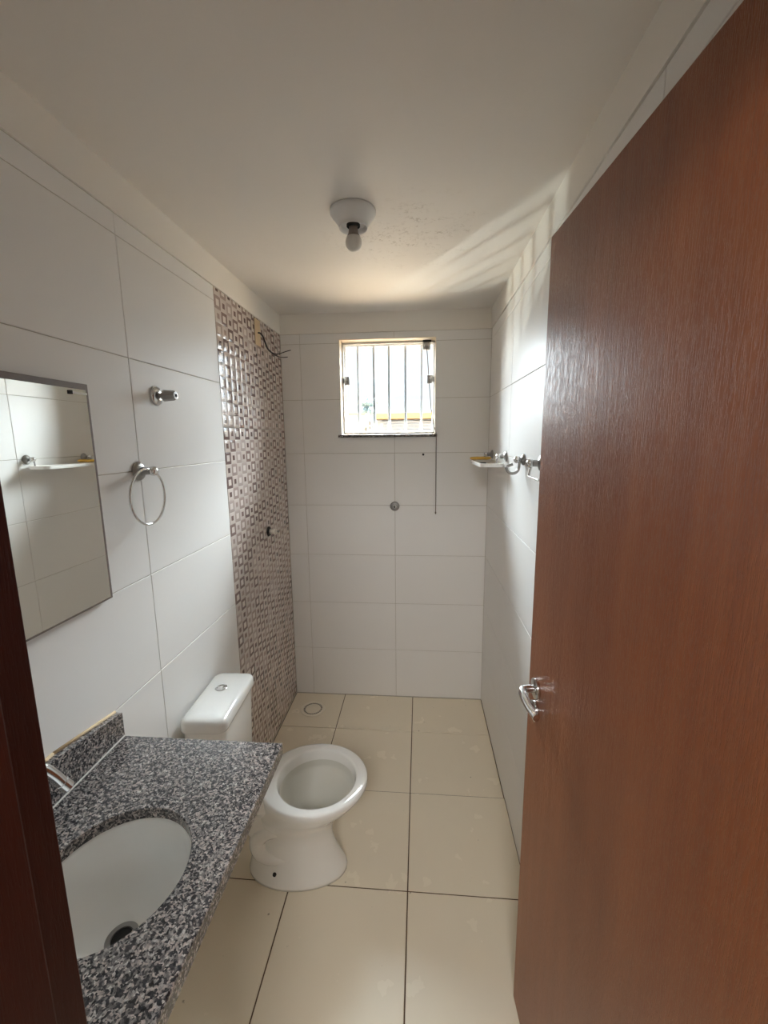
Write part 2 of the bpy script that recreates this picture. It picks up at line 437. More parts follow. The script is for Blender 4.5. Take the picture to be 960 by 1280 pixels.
obj('hinge', bm, ['steel'], dr)

# ---------------------------------------------------------------- window
wn = bpy.data.objects.new('window_1', None); COL.objects.link(wn); wn['kind'] = 'structure'
bm = NB()
gy = D + .085
for a in ((WX0+.003, gy-.006, WZ0+.008, WX0+.011, gy+.006, WZ1-.004), (WX1-.011, gy-.006, WZ0+.008, WX1-.003, gy+.006, WZ1-.004),
          (WX0+.003, gy-.006, WZ1-.014, WX1-.003, gy+.006, WZ1-.004), (WX0+.003, gy-.006, WZ0+.004, WX1-.003, gy+.006, WZ0+.014)): add_box(bm, *a, 0, .001)
obj('window_frame', bm, ['alu'], wn)
bm = NB(); add_box(bm, WX0+.011, gy-.003, WZ0+.014, WX1-.011, gy+.003, WZ1-.014)
obj('glass_pane', bm, ['glass'], wn)
bm = NB(); add_box(bm, WX0-.016, D-.014, WZ0-.016, WX1+.010, D+.094, WZ0+.001, 0, .002)
add_box(bm, WX0-.010, D+.0945, WZ0-.016, WX1+.010, YO+.035, WZ0+.001, 1, .002)
obj('sill', bm, ['granite', 'cream'], wn)
def bracket(x0, x1, z0, z1, ear):
    bm = NB(); add_box(bm, x0, gy-.016, z0, x1, gy+.010, z1, 0, .005, 3)
    if ear > 0: add_box(bm, x1-.004, gy-.010, z0+.012, x1+.014, gy+.004, z1-.010, 0, .002)
    else: add_box(bm, x0-.014, gy-.010, z0+.012, x0+.004, gy+.004, z1-.010, 0, .002)
    add_lathe(bm, [(0, .008), (.003, .008), (.005, .005)], ((x0+x1)/2, gy-.015, (z0+z1)/2), (0,-1,0), 16)
    return obj('pivot_bracket', bm, ['bracket'], wn, sharp=40)
bracket(WX0+.016, WX0+.047, 2.000, 2.052, -1); bracket(WX1-.050, WX1-.018, 2.000, 2.052, 1)
bm = NB()
add_box(bm, .836, gy-.030, 2.192, .882, gy+.008, 2.236, 0, .007, 3); add_box(bm, .846, gy-.040, 2.205, .872, gy-.024, 2.225, 0, .004, 2)
add_box(bm, .838, gy-.024, 2.236, .888, gy+.004, 2.2475, 1, .002)
lt = obj('latch', bm, ['bracket', 'dark'], wn, sharp=40)
# cord from the latch down past the sill
bm = NB()
P = [(.861, gy-.040, 2.200), (.866, gy-.045, 2.14), (.872, gy-.050, 2.06), (.880, D+.015, 1.95), (.889, D+.002, 1.85), (.902, D-.012, 1.76), (.9165, D-.020, 1.71), (.9185, D-.021, 1.68), (.9195, D-.0055, 1.60), (.9200, D-.0045, 1.45), (.9205, D-.005, 1.32), (.9200, D-.0045, 1.222)]
add_tube(bm, bez(P, 8), .0023, 8)
add_lathe(bm, [(0, .003), (.004, .0042), (.012, .0038), (.015, .001)], (.9200, D-.005, 1.235), (0,0,-1), 10)
tag(obj('pull_cord', bm, ['cord']), 'thin brown cord hanging from the window latch down the tiled back wall', 'cord')
# grille of bars in the outer part of the opening
gr = thing('window_grille', 'white steel security grille of upright bars outside the window pane', 'grille', (WX0, D+.150, WZ0))
gw, gh = WX1-WX0, WZ1-WZ0
bm = NB()
for a in ((.003, -.010, .010, .018, .010, gh-.003), (gw-.018, -.010, .010, gw-.003, .010, gh-.003), (.018, -.010, gh-.015, gw-.018, .010, gh-.003), (.018, -.010, .010, gw-.018, .010, .022)): add_box(bm, *a, 0, .0015)
obj('grille_frame', bm, ['grille'], gr)
for x in (.4386, .5379, .6312, .7327, .831):
    bm = NB(); add_box(bm, -.0075, -.0065, .020, .0075, .0065, gh-.013, 0, .001); obj('bar', bm, ['grille'], gr, loc=(x-WX0, 0, 0))

# ---------------------------------------------------------------- toilet
tl = thing('toilet', 'white porcelain toilet without a seat against the left wall', 'toilet', (.006, 1.410, 0), (0, 0, math.radians(3)))
C0 = .418
bm = NB()
rings = [egg(.335, 0, .198, .190, .106), egg(.335, .012, .199, .190, .1065), egg(.335, .022, .196, .187, .103), egg(.334, .032, .192, .184, .100), egg(.333, .060, .178, .176, .0945),
         egg(.334, .110, .155, .165, .085), egg(.338, .160, .140, .160, .0795), egg(.346, .200, .137, .165, .082), egg(.358, .240, .143, .178, .096),
         egg(.374, .280, .157, .19, .120), egg(.390, .315, .174, .20, .145), egg(.405, .345, .188, .20, .1655), egg(.413, .370, .197, .205, .179), egg(C0, .387, .203, .205, .1855), egg(C0, .396, .2025, .205, .185),
         egg(C0, .4005, .199, .201, .1815), egg(C0+.002, .402, .194, .196, .1765), egg(.424, .402, .160, .155, .154), egg(.425, .4005, .154, .150, .149), egg(.426, .393, .150, .147, .1455),
         egg(.427, .360, .145, .142, .140), egg(.427, .338, .141, .139, .136), egg(.427, .330, .137, .135, .132), egg(.425, .322, .128, .127, .123), egg(.420, .300, .108, .112, .100), egg(.408, .275, .084, .09, .074), egg(.400, .255, .06, .065, .05), egg(.394, .243, .036, .04, .03), egg(.392, .239, .014, .015, .012), egg(.392, .2385, .001, .001, .001)]
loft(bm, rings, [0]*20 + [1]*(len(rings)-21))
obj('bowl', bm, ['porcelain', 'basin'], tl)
# rear pedestal that carries the tank and joins the bowl
bm = NB()
loft(bm, [rrect(.012, -.150, .250, .150, .05, .398), rrect(.012, -.150, .255, .150, .05, .385), rrect(.022, -.120, .28, .120, .05, .345), rrect(.065, -.080, .28, .080, .04, .29), rrect(.14, -.062, .28, .062, .03, .21), rrect(.19, -.05, .28, .05, .03, .12), rrect(.21, -.045, .28, .045, .03, .05)])
obj('rear_pedestal', bm, ['porcelain'], tl, sharp=60)
# trapway relief, on both flanks
for s in (-1, 1):
    bm = NB()
    P = [(.345, .066, .205), (.29, .076, .218), (.235, .072, .205), (.20, .068, .165), (.215, .073, .115), (.27, .078, .100), (.33, .078, .110), (.375, .062, .140)]
    rr = [.022 + .012*math.sin(PI*k/112) for k in range(8*14+1)]
    add_tube(bm, [(x, s*(y-.023), z) for x, y, z in bez(P, 16)], rr[:113], 14)
    obj('trapway', bm, ['porcelain'], tl)
    bm = NB(); add_lathe(bm, [(0, .0075), (.004, .007), (.006, .004)], (.27, s*.0895, .058), (0, s, .25), 16)
    obj('bolt_cap', bm, ['dark' if s < 0 else 'plastic'], tl)
# tank and lid
bm = NB()
loft(bm, [rrect(.016, -.156, .140, .124, .03, .398), rrect(.014, -.161, .144, .129, .032, .42), rrect(.008, -.168, .150, .136, .034, .60), rrect(.006, -.171, .153, .139, .034, .712)])
obj('tank', bm, ['porcelain'], tl, sharp=60)
bm = NB()
def lid(i, z): return rrect(.002+i, -.1785+i, .1625-i, .1445-i, max(.032-i*.6, .012), z, 8)
loft(bm, [lid(.006, .708), lid(.001, .711), lid(0, .716), lid(0, .735), lid(.002, .743), lid(.006, .7485), lid(.012, .7515), lid(.022, .7535), lid(.05, .7545)])
ld = obj('tank_lid', bm, ['porcelain'], tl, sharp=60)
bm = NB()
add_lathe(bm, [(0, .0215), (.0025, .0215), (.0042, .019), (.0044, .0155), (.0025, .0150), (.0038, .0125), (.0052, .006), (.0054, 0.0)], (.072, .024, .7540), (0,0,1), 32, cap1=False)
obj('flush_button', bm, ['chrome'], ld, sharp=35)

# ---------------------------------------------------------------- vanity counter
CX, CY, CR = .252, .635, (.133, .140)
ct = thing('granite_vanity_top', 'grey speckled granite washbasin top fixed to the left wall', 'vanity top', (0, YF+.014, .887))
def V(x, y, z): return Vector((x, y-(YF+.014), z-.887))
bm = NB()
x0, x1, y0, y1, zt, zb = .003, .4615, YF+.016, .995, .887, .863
NE = 96
def el(r_, z, g=0): return [V(CX + (CR[0]+g)*math.cos(2*PI*k/NE), CY + (CR[1]+g)*math.sin(2*PI*k/NE), z) for k in range(NE)]
def outer(z, i=0):
    pts = []
    for k in range(NE):
        a = 2*PI*k/NE; c, s = math.cos(a), math.sin(a)
        tx = ((x1-i if c > 0 else x0+i) - CX)/c if abs(c) > 1e-6 else 1e9
        ty = ((y1-i if s > 0 else y0+i) - CY)/s if abs(s) > 1e-6 else 1e9
        t_ = min(abs(tx), abs(ty)); pts.append([CX + c*t_, CY + s*t_])
    for X, Y in ((x0+i, y0+i), (x0+i, y1-i), (x1-i, y0+i), (x1-i, y1-i)):       # snap nearest sample to each corner
        k = min(range(NE), key=lambda k: (pts[k][0]-X)**2 + (pts[k][1]-Y)**2); pts[k] = [X, Y]
    return [V(px_, py_, z) for px_, py_ in pts]
loft(bm, [el(0, zb), el(0, zt-.0025), el(0, zt, .0015), outer(zt, .0025), outer(zt-.0025), outer(zb), el(0, zb)], caps=(False, False), smooth=False)
bmesh.ops.remove_doubles(bm, verts=bm.verts[:], dist=1e-5)
obj('slab', bm, ['granite'], ct)
bm = NB()   # front skirt of the slab
add_box(bm, x1-.022, y0-(YF+.014), zb-.012-.887, x1-.0005, y1-.001-(YF+.014), zb-.887+.0005, 0, .0015)
obj('front_apron', bm, ['granite'], ct)
bm = NB()   # backsplash, its top running up towards the door
prof = [(.995, .887, .9545), (.80, .887, .9850), (.60, .887, .990), (YF+.016, .887, .990)]
for (ya, za, zb_), (yb, zc_, zd) in zip(prof, prof[1:]):
    vs = [V(*p) for p in ((.003, ya, za), (.0215, ya, za), (.0215, ya, zb_), (.003, ya, zb_), (.003, yb, zc_), (.0215, yb, zc_), (.0215, yb, zd), (.003, yb, zd))]
    q = [bm.verts.new(v) for v in vs]
    for f in ((0,1,5,4), (1,2,6,5), (2,3,7,6), (3,0,4,7)): bm.faces.new([q[i] for i in f])
    if ya == .995: bm.faces.new([q[i] for i in (0,3,2,1)])
bmesh.ops.remove_doubles(bm, verts=bm.verts[:], dist=1e-5)
obj('backsplash', bm, ['granite'], ct)
bm = NB()
add_tube(bm, [V(.0235, .994, .8885), V(.0235, .36, .8885)], .002, 8)
obj('sealant', bm, ['silicone'], ct)
bm = NB()
for (ya, za, zb_), (yb, zc_, zd) in zip(prof, prof[1:]):
    add_tube(bm, [V(.002, ya-.002, zb_+.002), V(.002, yb, zd+.002)], .0042, 8)
obj('mortar_bead', bm, ['mortar'], ct)
# wash basin under the cut-out
SO = Vector((CX, CY-(YF+.014), .863-.887))
bm = NB()
DX, DY = .014, -.015
pr = [(0, .012), (-.001, .0), (-.006, -.002), (-.030, -.004), (-.062, -.012), (-.085, -.030), (-.098, -.058), (-.104, -.088), (-.1065, -.112)]
R1 = [[Vector(((CR[0]+g)*math.cos(2*PI*k/NE), (CR[1]+g)*math.sin(2*PI*k/NE), z)) for k in range(NE)] for z, g in pr]
R2 = [[Vector(((CR[0]+g+.012)*math.cos(2*PI*k/NE), (CR[1]+g+.012)*math.sin(2*PI*k/NE), z-.010)) for k in range(NE)] for z, g in reversed(pr[1:])]
lip = [[Vector(((CR[0]+.022)*math.cos(2*PI*k/NE), (CR[1]+.022)*math.sin(2*PI*k/NE), z)) for k in range(NE)] for z in (-.012, 0)]
loft(bm, [R1[-1]] + R1[::-1][1:] + lip[::-1] + R2[::-1], caps=(True, True))
bs_ = obj('wash_basin', bm, ['sinkware'], ct, loc=SO); bs_['label'] = 'white oval ceramic basin'
bm = NB()
add_lathe(bm, [(0, .0285), (.0022, .0285), (.0030, .0265), (.0026, .0195), (-.004, .0185)], (DX, DY, -.1066), (0,0,1), 36, cap1=False)
add_lathe(bm, [(0, .0188), (.0006, .0188), (.0008, .0)], (DX, DY, -.1067), (0,0,1), 28, mi=1, cap1=False)
obj('waste_ring', bm, ['steel', 'dark'], bs_, sharp=35)
# faucet behind the basin
fc = thing('basin_faucet', 'chrome swivel spout faucet behind the basin on the granite top', 'faucet', (.058, .655, .887))
bm = NB(); add_lathe(bm, [(0, .026), (.006, .026), (.010, .020), (.055, .0175), (.062, .019), (.075, .019), (.080, .012)], (0,0,0), (0,0,1), 32); obj('body', bm, ['chrome'], fc, sharp=35)
bm = NB()
P = [(0, 0, .07), (-.001, .004, .118), (.000, .014, .149), (.006, .032, .160), (.017, .047, .1480), (.027, .058, .125), (.036, .067, .098)]
add_tube(bm, bez(P, 8), .0108, 20); obj('spout', bm, ['chrome'], fc)
bm = NB(); a_ = Vector((.0345, .0655, .103)); d_ = Vector((.009, .009, -.024)).normalized()
add_lathe(bm, [(0, .0105), (.001, .0122), (.018, .0122), (.020, .0105), (.0201, .008), (.016, .0075)], a_, d_, 24, cap1=True); obj('aerator', bm, ['chrome'], fc, sharp=35)
bm = NB(); add_lathe(bm, [(0, .012), (.004, .016), (.020, .015), (.026, .006)], (0,0,.080), (0,0,1), 20); add_tube(bm, [(0,0,.092), (-.004,-.034,.098)], .005, 12); obj('knob', bm, ['chrome'], fc, sharp=35)

# ---------------------------------------------------------------- mirror on the left wall
mr = thing('wall_mirror', 'rectangular mirror with a thin dark edge hanging on the left wall above the washbasin top', 'mirror', (0, .72, 1.543))
my0, my1, mz0, mz1 = -.29, .3015, -.271, .272
bm = NB(); add_box(bm, .0008, my0, mz0, .0150, my1, mz1, 0, .0012)
obj('backing_frame', bm, ['frame'], mr)
bm = NB(); e = .0085; add_box(bm, .0145, my0+e, mz0+e-.003, .0158, my1-e, mz1-e-.006); obj('glass', bm, ['mirror'], mr)
bm = NB(); add_box(bm, .0158, .246, .2455, .0200, .2915, .2505, 0, .001); add_box(bm, .0158, .240, .2440, .020, .248, .2530, 1, .001)
obj('clip', bm, ['plastic', 'dark'], mr)

# ---------------------------------------------------------------- fittings on the left wall
vl = thing('shutoff_valve', 'chrome valve stub with a grey plastic cap, beside the mirror above the towel ring', 'valve', (0, 1.322, 1.8165))
def flange(bm, r, t_=.010): add_lathe(bm, [(0, r), (t_*.25, r*1.02), (t_*.6, r*.93), (t_, r*.6), (t_*1.02, .003)], (0.0006, 0, 0), (1,0,0), 36, cap1=False)
bm = NB(); flange(bm, .029, .012); obj('flange', bm, ['chrome'], vl, sharp=45)
bm = NB(); add_lathe(bm, [(0, .0085), (.024, .0085)], (.008,0,0), (1,0,0), 20); obj('stem', bm, ['steel'], vl, sharp=45)
bm = NB(); add_lathe(bm, [(0, .0150), (.001, .0175), (.034, .0150), (.040, .0125), (.0405, .0055)], (.026,0,0), (1,-.02,0), 8); cp = obj('cap', bm, ['steel'], vl, sharp=25)
bm = NB(); add_lathe(bm, [(0, .0052), (.001, .0052)], (.0662,0,0), (1,0,0), 16); obj('screw_hole', bm, ['dark'], cp)
tr = thing('towel_ring', 'chrome towel ring hanging on the left wall between mirror and tiled strip', 'towel ring', (0, 1.199, 1.592))
bm = NB(); flange(bm, .0275, .012); add_lathe(bm, [(0, .0115), (.034, .0105)], (.008,0,0), (1,0,0), 20); obj('mount', bm, ['steel'], tr, sharp=45)
bm = NB(); add_lathe(bm, [(0, .008), (.002, .0125), (.010, .0145), (.017, .0125), (.021, .006), (.0215, 0)], (.038,0,0), (1,0,0), 24, cap1=False); obj('end_ball', bm, ['chrome'], tr)
bm = NB(); RR = .0795
add_tube(bm, [(.044 + .004*math.sin(a)*0, -.030 + RR*math.sin(a)*1.0, -.072 + RR*math.cos(a)) for a in [2*PI*k/64 for k in range(64)]], .0036, 12, closed=True); obj('ring', bm, ['chrome'], tr)
# tap on the mosaic strip
tp = thing('shower_tap', 'small chrome tap stub with dark flange on the mosaic tile strip', 'tap', (0, 2.238, 1.186))
bm = NB(); add_lathe(bm, [(0, .026), (.003, .027), (.008, .024), (.010, .010)], (.0006,0,0), (1,0,0), 32); obj('flange', bm, ['dark'], tp, sharp=45)
bm = NB(); add_lathe(bm, [(0, .0145), (.012, .0155), (.026, .0150), (.028, .011), (.040, .010), (.042, .007)], (.009,0,0), (1,0,0), 20); obj('body', bm, ['satin'], tp, sharp=45)
bm = NB(); add_lathe(bm, [(0, .0065), (.012, .0055)], (.050,0,0), (1,0,-.1), 12); obj('spindle', bm, ['steel'], tp, sharp=45)
# electric point for the shower: bare patch + wires
bm = NB(); add_box(bm, .0004, 2.198, 2.150, .0022, 2.280, 2.277, 0, .0006)
add_box(bm, .0020, 2.1965, 2.150, .0034, 2.2020, 2.277, 1, .0004)
tag(obj('plaster_patch', bm, ['mortar', 'cord']), 'bare cream plastered patch at the top of the mosaic tile strip', 'plaster patch')
wr = thing('electric_wires', 'two loose black wires coming out of the plastered patch', 'wires', (0.003, 2.246, 2.214))
bm = NB()
add_tube(bm, bez([(-.001,0,0), (.010, .002, -.003), (.022, .006, -.018), (.030, .010, -.045), (.040, .016, -.075), (.055, .024, -.092)], 8), .0042, 10)
sh = obj('sheath', bm, ['rubber'], wr)
bm = NB(); add_tube(bm, bez([(.052, .022, -.090), (.078, .028, -.0995), (.100, .036, -.0955), (.125, .044, -.0860), (.150, .052, -.0780)], 8), .0022, 8); obj('wire', bm, ['rubber'], wr)
bm = NB(); add_tube(bm, bez([(.052, .020, -.091), (.072, .022, -.1050), (.100, .030, -.1160), (.135, .042, -.1140)], 8), .0022, 8); obj('wire', bm, ['rubber'], wr)
def hole(name, loc, ax, r, label):
    bm = NB(); add_lathe(bm, [(0, r), (.0015, r), (.0018, r*.6), (.0004, r*.5)], (0,0,0), ax, 16)
    return tag(obj(name, bm, ['dark'], loc=loc), label, 'wall plug')
hole('wall_plug', (.0006, 2.212, 2.100), (1,0,0), .0065, 'small black plug hole on the mosaic strip under the plastered patch')
hole('wall_plug', (.843, D-.0006, 1.5815), (0,-1,0), .0065, 'small dark plug hole below the window in the tiled back wall')
bm = NB()
cb = thing('capped_outlet', 'round chrome capped water outlet in the middle of the tiled back wall', 'outlet', (.671, D, 1.2685))
bm = NB(); add_lathe(bm, [(0, .028), (.003, .0290), (.007, .0265), (.010, .0185), (.0105, .015)], (0,-.0006,0), (0,-1,0), 36); obj('flange', bm, ['steel'], cb, sharp=40)
bm = NB(); add_lathe(bm, [(0, .0125), (.012, .0125), (.015, .010), (.0152, .004)], (0,-.009,0), (0,-1,0), 20); cq = obj('plug', bm, ['chrome'], cb, sharp=40)
bm = NB(); add_box(bm, -.0035, -.0262, -.0065, .0035, -.0245, .0035); obj('socket', bm, ['dark'], cq)

# ---------------------------------------------------------------- fittings on the right wall
def flr(bm, y, z, r=.024, out=.045):
    add_lathe(bm, [(0, r), (.003, r*1.03), (.008, r*.9), (.012, r*.55), (.014, r*.42), (out-.012, r*.42)], (W-.0006, y, z), (-1,0,0), 28)
def post(par, y, z, r=.024, out=.040):
    bm = NB(); flr(bm, y-par.location.y, z-par.location.z, r, out)
    for v in bm.verts: v.co.x -= par.location.x
    m_ = obj('mount', bm, ['steel'], par, sharp=45)
    bm = NB(); add_lathe(bm, [(0, .009), (.003, .0135), (.012, .0145), (.019, .011), (.022, .004)], (W-.0006-out+.013-par.location.x, y-par.location.y, z-par.location.z), (-1,0,0), 20)
    obj('knob', bm, ['chrome'], m_)
sd = thing('soap_dish_shelf', 'clear soap shelf held by two chrome posts on the right wall near the back corner', 'soap dish', (W, 2.26, 1.588))
post(sd, 2.070, 1.590); post(sd, 2.455, 1.586)
bm = NB()
def dishr(i, z): return rrect(-.122+i, -.205+i, -.010-i, .195-i, .03, z, 6)
loft(bm, [dishr(.010, -.0490), dishr(.0, -.0480), dishr(-.001, -.0380), dishr(-.001, -.0300), dishr(.004, -.0295), dishr(.005, -.0380), dishr(.012, -.0430), dishr(.03, -.0435)])
obj('tray', bm, ['clearplastic'], sd, sharp=60)
for y in (2.070, 2.455):
    bm = NB(); add_tube(bm, [(-.045, y-2.26, -.004), (-.045, y-2.26, -.036)], .004, 10); obj('tray_holder', bm, ['steel'], sd)
bm = NB()
rs = []
for i in range(17):
    x = -.056 + .112*i/16; y_ = .004*math.sin(i*.9); zt_ = .0045 + .0022*math.sin(i*1.3+1)
    e_ = min(1, .55 + min(i, 16-i)*.2)
    rs.append([Vector((x, y_ + .024*e_*math.cos(a), zt_*.3 + .0085*e_*math.sin(a))) for a in [2*PI*k/20 for k in range(20)]])
loft(bm, rs)
so = obj('soap_bar', bm, ['sponge'], loc=(1.152, 2.390, 1.5665)); tag(so, 'yellow ochre bar of soap lying on the clear soap shelf', 'soap')
bm = NB(); add_box(bm, -.016, -.007, -.003, .016, .007, .003, 0, .0015)
bs2 = obj('dark_scrap', bm, ['dark'], loc=(1.150, 2.290, 1.5480), rot=(0,0,.4)); tag(bs2, 'small black scrap lying on the clear soap shelf beside the soap', 'scrap')
rh = thing('robe_hook', 'chrome robe hook on the right wall between soap shelf and paper holder', 'hook', (W, 1.722, 1.592))
post(rh, 1.722, 1.592, .022, .031)
bm = NB(); HR = .024
P = [(-.019, 0, -.006), (-.019, -.002, -.020)] + [(-.019 - .024 + .024*math.cos(a), .0, -.028 + .026*math.sin(a)) for a in [-PI*k/10 for k in range(1, 11)]] + [(-.0435, 0, -.018)]
add_tube(bm, bez(P, 4), .0055, 12)
obj('hook_arm', bm, ['steel'], rh)
ph = thing('paper_holder', 'chrome toilet paper holder on the right wall half hidden by the door edge', 'paper holder', (W, 1.475, 1.592))
post(ph, 1.475, 1.592, .026, .042)
bm = NB()
P = [(-.034, 0, -.005), (-.037, .002, -.024), (-.040, .004, -.040), (-.041, -.004, -.0435), (-.041, -.06, -.0445), (-.040, -.12, -.0455)]
add_tube(bm, bez(P, 8), .0040, 12); obj('roll_bar', bm, ['chrome'], ph)

# ---------------------------------------------------------------- ceiling lamp
lp = thing('ceiling_lamp', 'white plastic lampholder with an unlit bulb on the ceiling', 'ceiling lamp', (.607, 1.498, H))
bm = NB()
add_lathe(bm, [(0, .0705), (.001, .0725), (.006, .0735), (.010, .0730), (.020, .0665), (.030, .0580), (.040, .0500), (.047, .0465), (.0515, .0470), (.053, .0455), (.052, .0430), (.046, .0400), (.040, .0380)], (0,0,0), (0,0,-1), 56, cap1=False)
obj('holder_base', bm, ['plastic'], lp, sharp=60)
bm = NB(); add_lathe(bm, [(0, .0390), (.001, .0230), (.0015, .0225)], (0,0,-.0395), (0,0,-1), 40); obj('inner_plate', bm, ['plastic'], lp, sharp=60)
bm = NB(); add_lathe(bm, [(0, .0215), (.009, .0215), (.0105, .0200), (.0105, .0165), (.006, .0160)], (0,0,-.038), (0,0,-1), 32, cap1=False); obj('socket', bm, ['dark'], lp, sharp=50)
bb = None
bm = NB(); add_lathe(bm, [(0, .0140), (.010, .0145), (.022, .0165), (.031, .0215)], (0,0,-.046), (0,0,-1), 32); bb = obj('bulb', bm, ['bulbneck'], lp)
bm = NB(); add_lathe(bm, [(0, .0213)] + [(.0175 - .0265*math.cos(a), .0265*math.sin(a)) for a in [PI*(.30 + .70*k/12) for k in range(13)]], (0,0,-.0765), (0,0,-1), 32, cap1=False); obj('globe', bm, ['bulb'], bb)

# ---------------------------------------------------------------- floor drain
fd = thing('floor_drain', 'round cream plastic drain cover in the shower floor corner', 'drain', (.153, 2.438, -.010))
bm = NB(); add_lathe(bm, [(0, .0780), (.0022, .0770), (.0032, .0740), (.0032, .0610), (.0015, .0600), (.0012, .0460), (.0030, .0440), (.0034, .0300), (.0022, .0260), (.0034, .0200), (.0030, .0)], (0,0,.0004), (0,0,1), 64, cap1=False)
cv = obj('cover', bm, ['drain'], fd, sharp=30)
bm = NB()
for k in range(28):
    a = 2*PI*k/28; r1, r2 = .0485, .0590; w_ = .0034
    c, s = math.cos(a), math.sin(a)
    bm.faces.new([bm.verts.new((c*r - s*w, s*r + c*w, .0026)) for r, w in ((r1, -w_), (r2, -w_), (r2, w_), (r1, w_))])
obj('slots', bm, ['dark'], cv)

# ---------------------------------------------------------------- outside
bm = NB(); add_box(bm, -20, YO, -.35, 22, 60, -.15); obj('ground', bm, ['yard'], kind='structure')
hb = thing('neighbour_house', 'low pale house with an ochre fascia seen through the window', 'house', (0, 12, -.15))
def bx(par, name, m, *a, bev=0):
    bm = NB(); add_box(bm, *a, 0, bev); return obj(name, bm, [m], par)
bx(hb, 'wall', 'nwall', -.34, .06, 0, 7.0, 3.5, 2.36); bx(hb, 'fascia', 'fascia', -.40, -.20, 2.355, 7.1, 3.7, 2.515, bev=.01)
bx(hb, 'eave', 'bark', -.36, -.12, 2.330, 7.0, .2, 2.356)
lv = bx(hb, 'louvre_window', 'nwall', -.25, -.04, 1.70, 5.0, .07, 2.29)
for k in range(7):
    bm = NB(); add_box(bm, -.18, -.075, -.004, 4.9, -.035, .004, 0); o = obj('louvre_blade', bm, ['louvre'], lv, loc=(0, 0, 1.755+k*.078), rot=(0, 0, 0))
fw = thing('garden_wall', 'plain white garden wall left of the house with ochre fascia', 'wall', (0, 12, -.15))
bx(fw, 'masonry', 'nwall', -6, -.10, 0, -.66, .10, 2.48); bx(fw, 'coping', 'fascia', -6.02, -.12, 2.48, -.64, .12, 2.505)
bm = NB(); add_tube(bm, [(0, 0, 0), (0, 0, 3.95)], [.026, .020], 10); add_tube(bm, [(-.10, 0, 3.6), (.10, 0, 3.6)], .008, 8); 
tag(obj('antenna_pole', bm, ['bark'], loc=(-.372, 16.2, 0-.15)), 'thin dark pole standing behind the house with ochre fascia', 'pole')
tf = thing('background_tree', 'hazy bluish round tree far behind the white garden wall', 'tree', (-1.45, 20, -.15))
bm = NB(); add_tube(bm, [(0,0,0), (.03,0,1.2), (0,0,2.6)], [.12, .09, .05], 10); obj('trunk', bm, ['bark'], tf)
bm = NB()
for k in range(26):
    a = random.uniform(0, 2*PI); r = random.uniform(0, .45); z = random.uniform(3.0, 3.6)
    q = bmesh.ops.create_icosphere(bm, subdivisions=2, radius=random.uniform(.10, .2)); vs = q['verts']
    for v in vs: v.co *= random.uniform(.82, 1.12)
    bmesh.ops.translate(bm, vec=(r*math.cos(a), r*math.sin(a)*.6, z), verts=vs)
obj('crown', bm, ['farleaf'], tf)
pl = thing('garden_plant', 'slender leafy plant rising in front of the white garden wall', 'plant', (-.56, 11.2, -.15))
bm = NB(); add_tube(bm, bez([(0,0,0), (.03,0,.9), (-.02,0,1.7), (.02,0,2.2)], 6), .018, 8); obj('stem', bm, ['bark'], pl)
bm = NB()
for k in range(16):
    a = 2*PI*k/16*2.4; el_ = random.uniform(-.2, .9); L = random.uniform(.22, .36); z0 = 1.75 + .45*k/16
    d = Vector((math.cos(a), math.sin(a), 0)); s_ = Vector((-math.sin(a), math.cos(a), 0))
    pts = [Vector((0,0,z0)) + d*L*u + Vector((0,0,1))*(L*el_*u - L*.9*u*u) for u in (0, .25, .5, .75, 1)]
    wd = [.006, .022, .026, .018, .002]
    lo = [bm.verts.new(p - s_*w) for p, w in zip(pts, wd)]; mi_ = [bm.verts.new(p + Vector((0,0,.008))) for p in pts]; hi = [bm.verts.new(p + s_*w) for p, w in zip(pts, wd)]
    for i in range(4):
        bm.faces.new((lo[i], lo[i+1], mi_[i+1], mi_[i])); bm.faces.new((mi_[i], mi_[i+1], hi[i+1], hi[i]))
obj('leaves', bm, ['leaf'], pl)

# ---------------------------------------------------------------- light
wd_ = bpy.data.worlds.new('sky'); S.world = wd_; wd_.use_nodes = True
nt = wd_.node_tree; nt.nodes.clear(); wt = NT.__new__(NT); wt.t = nt; wt.b = None
out = nt.nodes.new('ShaderNodeOutputWorld'); bg = nt.nodes.new('ShaderNodeBackground')
tc = nt.nodes.new('ShaderNodeTexCoord'); sp = nt.nodes.new('ShaderNodeSeparateXYZ'); wt.l(tc.outputs['Generated'], sp.inputs[0])
# sky dimmed ahead, boosted overhead and to both sides to light the room; dim sky behind this building
HZ, SR, SL, UP = .45, 4.4, 13.5, 37.0
lr = wt.ramp(wt.math('MULTIPLY_ADD', sp.outputs[0], .5, .5), [(.45, 1), (.55, 0)])
sd_ = wt.math('MULTIPLY_ADD', lr, SL-SR, SR)
side = wt.ramp(sp.outputs[1], [(.925, 1), (.970, 0)])
over = wt.ramp(sp.outputs[2], [(.21, 0), (.42, 1)])
front = wt.math('MULTIPLY_ADD', wt.ramp(sp.outputs[1], [(.0, 0), (.18, 1)]), .96, .04)
stren = wt.math('MULTIPLY', front, wt.math('MAXIMUM', wt.math('MULTIPLY_ADD', side, wt.math('SUBTRACT', sd_, HZ), HZ), wt.math('MULTIPLY_ADD', over, UP-HZ, HZ)))
cl = wt.ramp(wt.noise(wt.mapping(tc.outputs['Generated'], (1, 1, 2.5)), 3.0, 5), [(.4, (.92, .98, 1.06)), (.62, (.92, .97, 1.04))])
wt.l(cl, bg.inputs[0]); wt.l(stren, bg.inputs[1]); wt.l(bg.outputs[0], out.inputs[0])
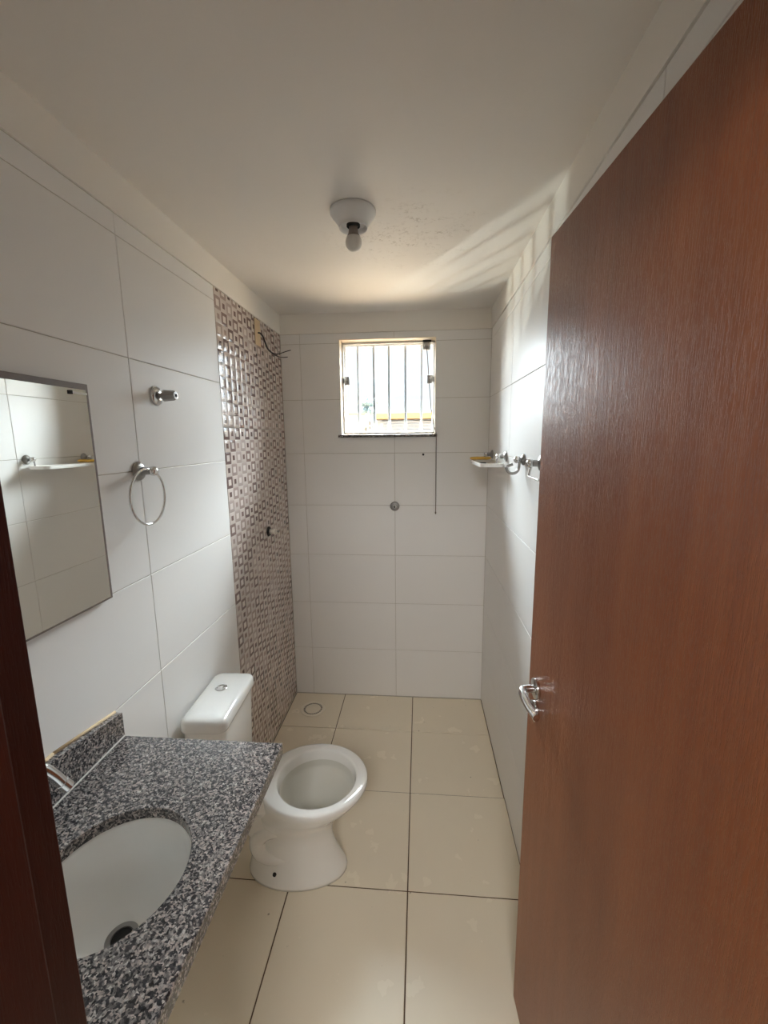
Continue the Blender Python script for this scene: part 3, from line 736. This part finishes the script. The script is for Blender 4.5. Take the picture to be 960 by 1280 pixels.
def light(name, typ, loc, rot, power, col=(1,1,1), **kw):
    l = bpy.data.lights.new(name, typ); l.energy = power; l.color = col
    for k, v in kw.items(): setattr(l, k, v)
    o = bpy.data.objects.new(name, l); COL.objects.link(o); o.location = loc
    o.rotation_euler = rot; return o
def aim(d): return Vector(d).to_track_quat('-Z', 'Y').to_euler()
light('sun', 'SUN', (0, 0, 8), aim((.0, -.16, -1)), 19.0, (1, .93, .82), angle=.01)
# sunlight thrown back up through the window by something shiny low in the yard
gd = Vector((1, -1.5, .68)).normalized()
src = Vector((.63, D+.10, 1.98)) - gd*4.6
light('reflected_sun', 'SPOT', src, aim(gd), 215, (.93, 1.0, .95), spot_size=math.radians(16), spot_blend=.1, shadow_soft_size=.045)
pt = light('window_portal', 'AREA', ((WX0+WX1)/2, YO+.004, (WZ0+WZ1)/2), aim((0,-1,0)), 1, shape='RECTANGLE', size=WX1-WX0, size_y=WZ1-WZ0)
pt.data.cycles.is_portal = True
light('hallway_lamp', 'AREA', (.7, -1.1, 2.55), aim((0,.7,-.7)), 16.5, (1, .98, .95), shape='DISK', size=.6)

# ---------------------------------------------------------------- camera
f_, yaw, pitch, roll, cx_, cz_ = 537.995, .0827118, -.1688505, -.0103817, .8202, 1.67796
cy_, sy_, cp_, sp_ = math.cos(yaw), math.sin(yaw), math.cos(pitch), math.sin(pitch)
F = Vector((-sy_*cp_, cy_*cp_, sp_)); r0 = Vector((cy_, sy_, 0)); u0 = r0.cross(F)
Rv = r0*math.cos(roll) + u0*math.sin(roll); Uv = -r0*math.sin(roll) + u0*math.cos(roll)
cam = bpy.data.cameras.new('camera'); co = bpy.data.objects.new('camera', cam); COL.objects.link(co)
mw = Matrix((( Rv.x, Uv.x, -F.x, cx_), (Rv.y, Uv.y, -F.y, 0), (Rv.z, Uv.z, -F.z, cz_), (0, 0, 0, 1)))
co.matrix_world = mw
cam.sensor_fit = 'HORIZONTAL'; cam.sensor_width = 36; cam.lens = f_/960*36; cam.clip_start = .02; cam.clip_end = 300
S.camera = co
S.view_settings.view_transform = 'Standard'; S.view_settings.look = 'None'; S.view_settings.gamma = 1; S.view_settings.use_curve_mapping = False
S.view_settings.exposure = 1.5
c = S.cycles
c.max_bounces = 14; c.diffuse_bounces = 8; c.glossy_bounces = 6; c.transparent_max_bounces = 12
c.use_denoising = True; c.sample_clamp_indirect = 6; c.caustics_reflective = False; c.caustics_refractive = False
c.blur_glossy = .5
